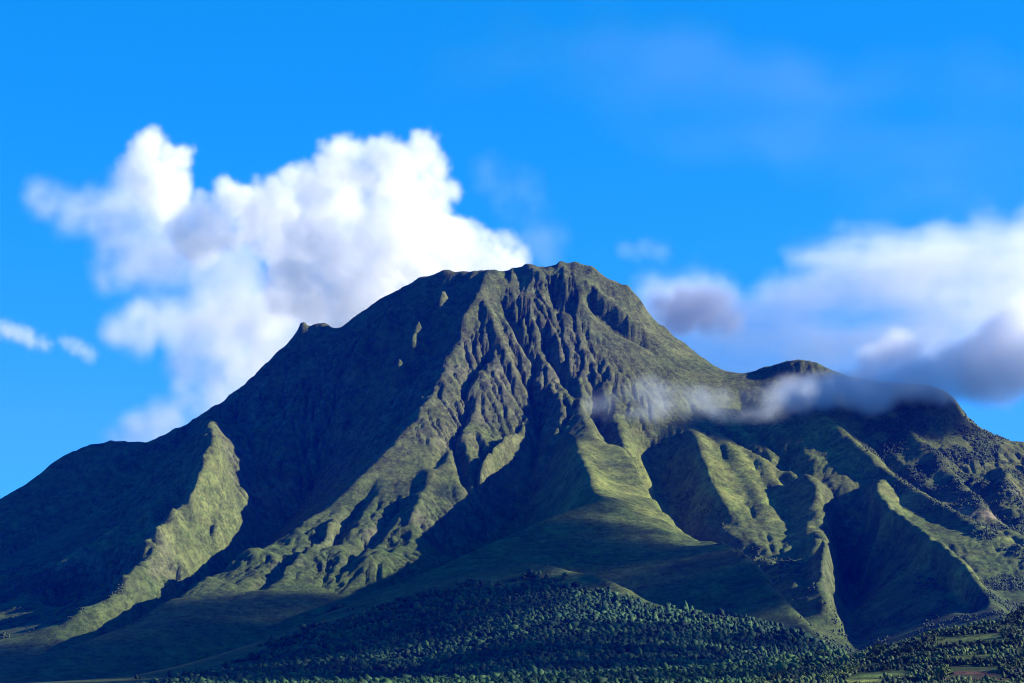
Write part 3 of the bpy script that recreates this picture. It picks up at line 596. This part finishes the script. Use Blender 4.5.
# ------------------------------------------------------------------ clouds: soft bodies of vapour grown round scattered points
def cloud_shader(name, density, color=(1, 1, 1), aniso=0.0):
    m = bpy.data.materials.new(name); m.use_nodes = True; t = m.node_tree; t.nodes.clear()
    out = t.nodes.new('ShaderNodeOutputMaterial'); pv = t.nodes.new('ShaderNodeVolumePrincipled')
    pv.inputs['Color'].default_value = (*color, 1); pv.inputs['Density'].default_value = density; pv.inputs['Anisotropy'].default_value = aniso
    t.links.new(pv.outputs[0], out.inputs['Volume']); return m
def cloud(name, label, blobs, mat, vox, sp, edge, amp, scale, seed=1, flat=1.0, detail=6, holes=None, billow=0.5, thick=1.0):
    """blobs (u, v, radius px, Y): filled with points sp metres apart; density falls off over 'edge' metres, broken by noise of size scale and depth amp"""
    g = np.random.default_rng(seed); pts = []
    for u, v, r, Y in blobs:
        c = np.array(at(u, v, Y)); rr = r * Y / F; n = max(3, int(4.2 * rr ** 3 * flat * thick / sp ** 3 * 1.4))
        d = g.standard_normal((n, 3)); d /= np.linalg.norm(d, axis=1)[:, None]; q = d * (g.random(n) ** (1 / 3))[:, None] * max(2.0, rr - edge * .5)
        q[:, 2] *= flat; q[:, 1] *= thick; pts.append(c + q)
    pts = np.concatenate(pts); pad = edge + amp
    lo = pts.min(0) - pad; hi = pts.max(0) + pad
    me = bpy.data.meshes.new(name); me.from_pydata([tuple(p) for p in pts], [], []); o = bpy.data.objects.new(name, me); C.objects.link(o)
    ng = bpy.data.node_groups.new(name, 'GeometryNodeTree'); ng.interface.new_socket('Geometry', in_out='INPUT', socket_type='NodeSocketGeometry'); ng.interface.new_socket('Geometry', in_out='OUTPUT', socket_type='NodeSocketGeometry')
    nn, ll = ng.nodes, ng.links
    gi = nn.new('NodeGroupInput'); go = nn.new('NodeGroupOutput'); vc = nn.new('GeometryNodeVolumeCube'); sm = nn.new('GeometryNodeSetMaterial'); sm.inputs['Material'].default_value = mat
    px_ = nn.new('GeometryNodeProximity'); px_.target_element = 'POINTS'; ll.new(gi.outputs[0], px_.inputs[0])
    ps = nn.new('GeometryNodeInputPosition')
    nz_ = nn.new('ShaderNodeTexNoise'); nz_.inputs['Scale'].default_value = 1 / scale; nz_.inputs['Detail'].default_value = detail; nz_.inputs['Roughness'].default_value = .62
    off = nn.new('ShaderNodeVectorMath'); off.operation = 'ADD'; off.inputs[1].default_value = (seed * 371.0, seed * 173.0, 0); ll.new(ps.outputs[0], off.inputs[0]); ll.new(off.outputs[0], nz_.inputs['Vector'])
    vo = nn.new('ShaderNodeTexVoronoi'); vo.feature = 'F1'; vo.inputs['Scale'].default_value = 1 / (scale * .42); vo.inputs['Detail'].default_value = 2; vo.inputs['Roughness'].default_value = .5; ll.new(off.outputs[0], vo.inputs['Vector'])
    def math_(op, a, b_, c_=None):
        n = nn.new('ShaderNodeMath'); n.operation = op
        for i, q in enumerate((a, b_, c_)):
            if q is None: continue
            if isinstance(q, (int, float)): n.inputs[i].default_value = q
            else: ll.new(q, n.inputs[i])
        return n.outputs[0]
    d = px_.outputs['Distance']
    d = math_('MULTIPLY_ADD', math_('SUBTRACT', nz_.outputs[0], .5), amp * 4.0, d)
    d = math_('MULTIPLY_ADD', math_('SUBTRACT', vo.outputs['Distance'], .45), amp * 1.2 * billow, d)
    mr_ = nn.new('ShaderNodeMapRange'); mr_.interpolation_type = 'SMOOTHSTEP'
    mr_.inputs['From Min'].default_value = edge; mr_.inputs['From Max'].default_value = sp * .45; mr_.inputs['To Min'].default_value = 0; mr_.inputs['To Max'].default_value = 1; ll.new(d, mr_.inputs[0])
    dn = mr_.outputs[0]
    if holes:
        n2_ = nn.new('ShaderNodeTexNoise'); n2_.inputs['Scale'].default_value = 1 / holes[0]; n2_.inputs['Detail'].default_value = 5; n2_.inputs['Roughness'].default_value = .6
        sc_ = nn.new('ShaderNodeVectorMath'); sc_.operation = 'MULTIPLY'; sc_.inputs[1].default_value = holes[3] if len(holes) > 3 else (1, 1, 1); ll.new(off.outputs[0], sc_.inputs[0]); ll.new(sc_.outputs[0], n2_.inputs['Vector'])
        m2_ = nn.new('ShaderNodeMapRange'); m2_.interpolation_type = 'SMOOTHSTEP'; m2_.inputs['From Min'].default_value = holes[1]; m2_.inputs['From Max'].default_value = holes[2]; ll.new(n2_.outputs[0], m2_.inputs[0])
        dn = math_('MULTIPLY', dn, m2_.outputs[0])
    ll.new(dn, vc.inputs['Density']); vc.inputs['Min'].default_value = tuple(lo); vc.inputs['Max'].default_value = tuple(hi)
    for i, ax in enumerate('XYZ'): vc.inputs['Resolution ' + ax].default_value = max(8, int((hi[i] - lo[i]) / vox))
    ll.new(vc.outputs[0], sm.inputs[0]); ll.new(sm.outputs[0], go.inputs[0])
    md = o.modifiers.new("vapour", 'NODES'); md.node_group = ng; me.materials.append(mat)
    o["kind"] = "stuff"; o["label"] = label; o["category"] = "cloud"; o["group"] = "clouds round the mountain"
    return o
def J(bl, Y, j=120, sub=0, seed=5):
    rg = random.Random(seed); out = []
    for b_ in bl:
        u, v, r = b_[:3]; out.append((u, v, r, Y + rg.uniform(-j, j)))
        for k in range(sub):
            a = rg.uniform(0, 2 * math.pi); q = rg.uniform(.28, .5)
            out.append((u + math.cos(a) * r * .8, v + math.sin(a) * r * .8, r * q, Y + rg.uniform(-j, j)))
    return out
cy.volume_step_rate = 1.0
def path(P, Y, jit=3, seed=3, dY=60):
    """a continuous streak of vapour along (u, v, r)"""
    rg = random.Random(seed); out = []
    for a, b_ in zip(P[:-1], P[1:]):
        n = max(1, int(math.dist(a[:2], b_[:2]) / (.35 * (a[2] + b_[2]) / 2)))
        for k in range(n):
            t = k / n; out.append((a[0] + (b_[0] - a[0]) * t + rg.uniform(-jit, jit), a[1] + (b_[1] - a[1]) * t + rg.uniform(-jit, jit), (a[2] + (b_[2] - a[2]) * t) * rg.uniform(.75, 1.2), Y + rg.uniform(-dY, dY)))
    return out
def back(bl): return [(u, v, r, Y + max(0, 520 - u) * 2.6) for u, v, r, Y in bl]
CUM = [(152,160,26),(165,188,30),(195,228,36),(240,215,36),(285,225,46),(330,195,44),(345,165,28),(385,172,36),(422,160,24),(425,192,28),(330,260,58),(400,240,58),(452,248,34),(492,265,30),(370,300,60),(440,290,50),(518,280,20),(170,155,16),(300,185,20),(300,280,40),(265,195,22)]
cloud("cumulus_cloud", "tall white cumulus cloud rising behind the summit", back(J(CUM, 9300, 110, 4)), cloud_shader("cumulus_vapour", .0085, (.965, .965, .965), aniso=.1), 8.5, 40, 62, 42, 180, 2, detail=9)
VEIL = [(128,205,34),(100,212,30),(70,207,20),(135,240,44),(170,275,46),(210,290,48),(250,300,48),(165,225,44),(40,203,12),(120,262,30),(285,320,54),(220,262,44),(150,180,36),(200,320,40)]
cloud("cumulus_fringe_cloud", "thin ragged veil trailing left from the white cumulus", back(J(VEIL, 9350, 120, 2)), cloud_shader("fringe_vapour", .0036), 15, 42, 120, 55, 260, 12, holes=(260, .36, .62))
LOW = [(140,332,24),(175,328,24),(210,338,30),(255,328,40),(290,335,48),(195,365,30),(240,370,44),(280,375,44),(205,405,34),(165,425,28),(225,420,38),(135,438,22),(120,330,14)]
cloud("low_veil_cloud", "pale translucent cloud low against the left flank", back(J(LOW, 9500, 120, 3)), cloud_shader("veil_vapour", .0050), 15, 42, 110, 50, 230, 14, holes=(230, .32, .60))
BANK = path([(640,296,18),(680,312,40),(740,332,44),(800,318,52),(860,312,60),(930,300,66),(1000,295,70),(1090,300,80)], 9800, 6, 3, 160) + path([(800,262,12),(850,252,20),(920,246,24),(1000,240,30),(1090,236,44)], 9900, 4, 4, 120) + path([(690,350,30),(760,352,30),(840,345,36)], 9800, 5, 6, 120)
cloud("stratus_cloud", "wide pale cloud bank behind the saddle on the right", BANK, cloud_shader("bank_vapour", .0027), 14, 46, 120, 70, 300, 16, holes=(430, .36, .64, (.4, 1, 1.8)), billow=.35, detail=8)
GREY = [(682,313,24),(708,308,26),(730,318,18),(662,304,14)]
cloud("grey_puff_cloud", "small dark grey cloud patch beside the right shoulder of the summit", J(GREY, 8700, 50, 1), cloud_shader("shade_grey_vapour", .011, (.34,.40,.54)), 12, 32, 70, 26, 130, 18)  # a cloud in shade: its shade is put into the grey colour
FOG = path([(790,396,8),(830,393,14),(880,387,20),(930,376,25),(980,368,30),(1030,360,38),(1065,352,36),(1105,350,34)], 6450, 3, 9, 60) + path([(872,366,12),(898,352,18),(915,350,12)], 6450, 2, 8, 40) + path([(985,352,16),(1010,335,24),(1035,322,26),(1055,318,26)], 6450, 3, 5, 60)
cloud("ridge_fog_cloud", "grey violet fog bank lying along the right hand ridge", FOG, cloud_shader("fog_vapour", .015, (.86,.88,.93)), 10, 24, 66, 24, 130, 20, flat=.8, holes=(300, .18, .44, (.5, 1, 1)), billow=.2, thick=.8)
WISP = path([(588,408,3),(615,404,8),(645,398,17),(680,401,13),(715,404,11),(750,404,11),(785,396,12),(810,388,12)], 5930, 3, 10, 50)
cloud("wisp_cloud", "thin bluish wisp of mist drifting across the right face below the saddle", WISP, cloud_shader("wisp_vapour", .0068, (.80,.90,1.0)), 7, 17, 44, 20, 85, 22, holes=(95, .36, .68, (.7, 1, 1)), billow=.1, detail=8)
cloud("small_cloud", "small faint cloud streak at the left edge of the sky", path([(-30,318,8),(0,327,9),(24,336,8),(46,346,4)], 8200, 2, 3, 20), cloud_shader("streak_vapour", .006), 9, 24, 44, 22, 90, 24)
cloud("small_cloud", "tiny faint cloud scrap between the left edge and the low veil", path([(66,344,3),(80,349,7),(92,356,5)], 8200, 2, 4, 20), cloud_shader("scrap_vapour", .004), 9, 24, 44, 22, 80, 25)
HIGH = path([(488,170,14),(512,185,20),(520,210,22),(540,235,20),(552,255,12)], 11000, 5, 7, 60)
cloud("faint_high_cloud", "barely visible haze patch in the blue sky above the summit", HIGH, cloud_shader("faint_vapour", .0007), 22, 44, 130, 60, 240, 27, holes=(260, .36, .66))
cloud("faint_high_cloud", "faint small haze spot in the sky above the right shoulder", path([(626,253,6),(645,250,10),(664,252,5)], 11000, 2, 7, 20), cloud_shader("spot_vapour", .0010), 16, 34, 70, 30, 120, 28)
cloud("faint_high_cloud", "very faint broad veil in the upper right of the sky", path([(470,40,40),(640,70,60),(820,120,70),(1000,150,80)], 12500, 14, 17, 80), cloud_shader("sky_veil_vapour", .00009), 40, 80, 260, 150, 600, 29, holes=(700, .38, .70, (.5, 1, 1.4)), billow=.1)
# unseen clouds added beyond the right edge, shaped to shade parts of the front slopes
def off_cloud(name, label, spots, r, seed, zc=1560.0):
    g3 = random.Random(seed); px = []
    for sp_ in spots:
        u, v = sp_[:2]; r_ = sp_[2] if len(sp_) > 2 else r
        p = hit(u, v, z); t = (zc - p[2]) / sdir.z; c = (p[0] + sdir.x * t + g3.uniform(-20, 20), p[1] + sdir.y * t + g3.uniform(-20, 20), zc + g3.uniform(-25, 25))
        uu, vv = project(*c); px.append((float(uu), float(vv), r_ * g3.uniform(.8, 1.2) * F / c[1], c[1]))
    return cloud(name, label, px, cloud_shader(name + "_vapour", .02), 26, 60, 85, 34, 220, seed, flat=.4, billow=.3)
off_cloud("unseen_shade_cloud", "broad flat unseen cloud added high on the right to shade the front slopes",
    [(545,545,60),(505,552,80),(460,568),(420,580),(370,598),(330,615),(270,635),(215,652),(160,650),(100,655),(50,655),(0,660),(-60,665),(530,555),(480,565),(400,590),(560,556,50),(600,553,50),(645,562,50),(690,585),(730,595),(570,556,60),(620,560,60),(650,562,60),(690,568,80),(735,580),(755,592),(540,552,70),(385,612),(345,626),(300,642),(260,655),(220,668),(180,680),(150,660),(90,665),(120,672),(200,676),(260,662),(-80,690),(40,690),(160,690),(150,668),(60,675),(-20,680),(300,610),(240,630),(180,635)], 120, 31)
off_cloud("unseen_shade_cloud", "small ragged unseen cloud added to shade patches of the forest", [(620,642),(590,652),(540,656),(700,655),(735,668),(690,668),(610,670),(745,645),(560,630),(250,682),(320,681),(390,682),(460,681),(530,682),(600,681),(670,682)], 62, 33)
print("clouds", time.time() - T0)
# the air itself, slightly blue with distance
import bmesh
bm = bmesh.new(); bmesh.ops.create_cube(bm, size=1, matrix=Matrix.Translation((0, 3900, 600)) @ Matrix.Diagonal((9000, 9000, 1400, 1)))
hm = bpy.data.meshes.new("haze"); bm.to_mesh(hm); bm.free(); hm.materials.append(cloud_shader("haze_air", 1.15e-5, (0.0, 0.03, 1.0))); ho = bpy.data.objects.new("haze", hm); C.objects.link(ho); ho["kind"] = "stuff"; ho["label"] = "thin blue air between the viewer and the mountain"
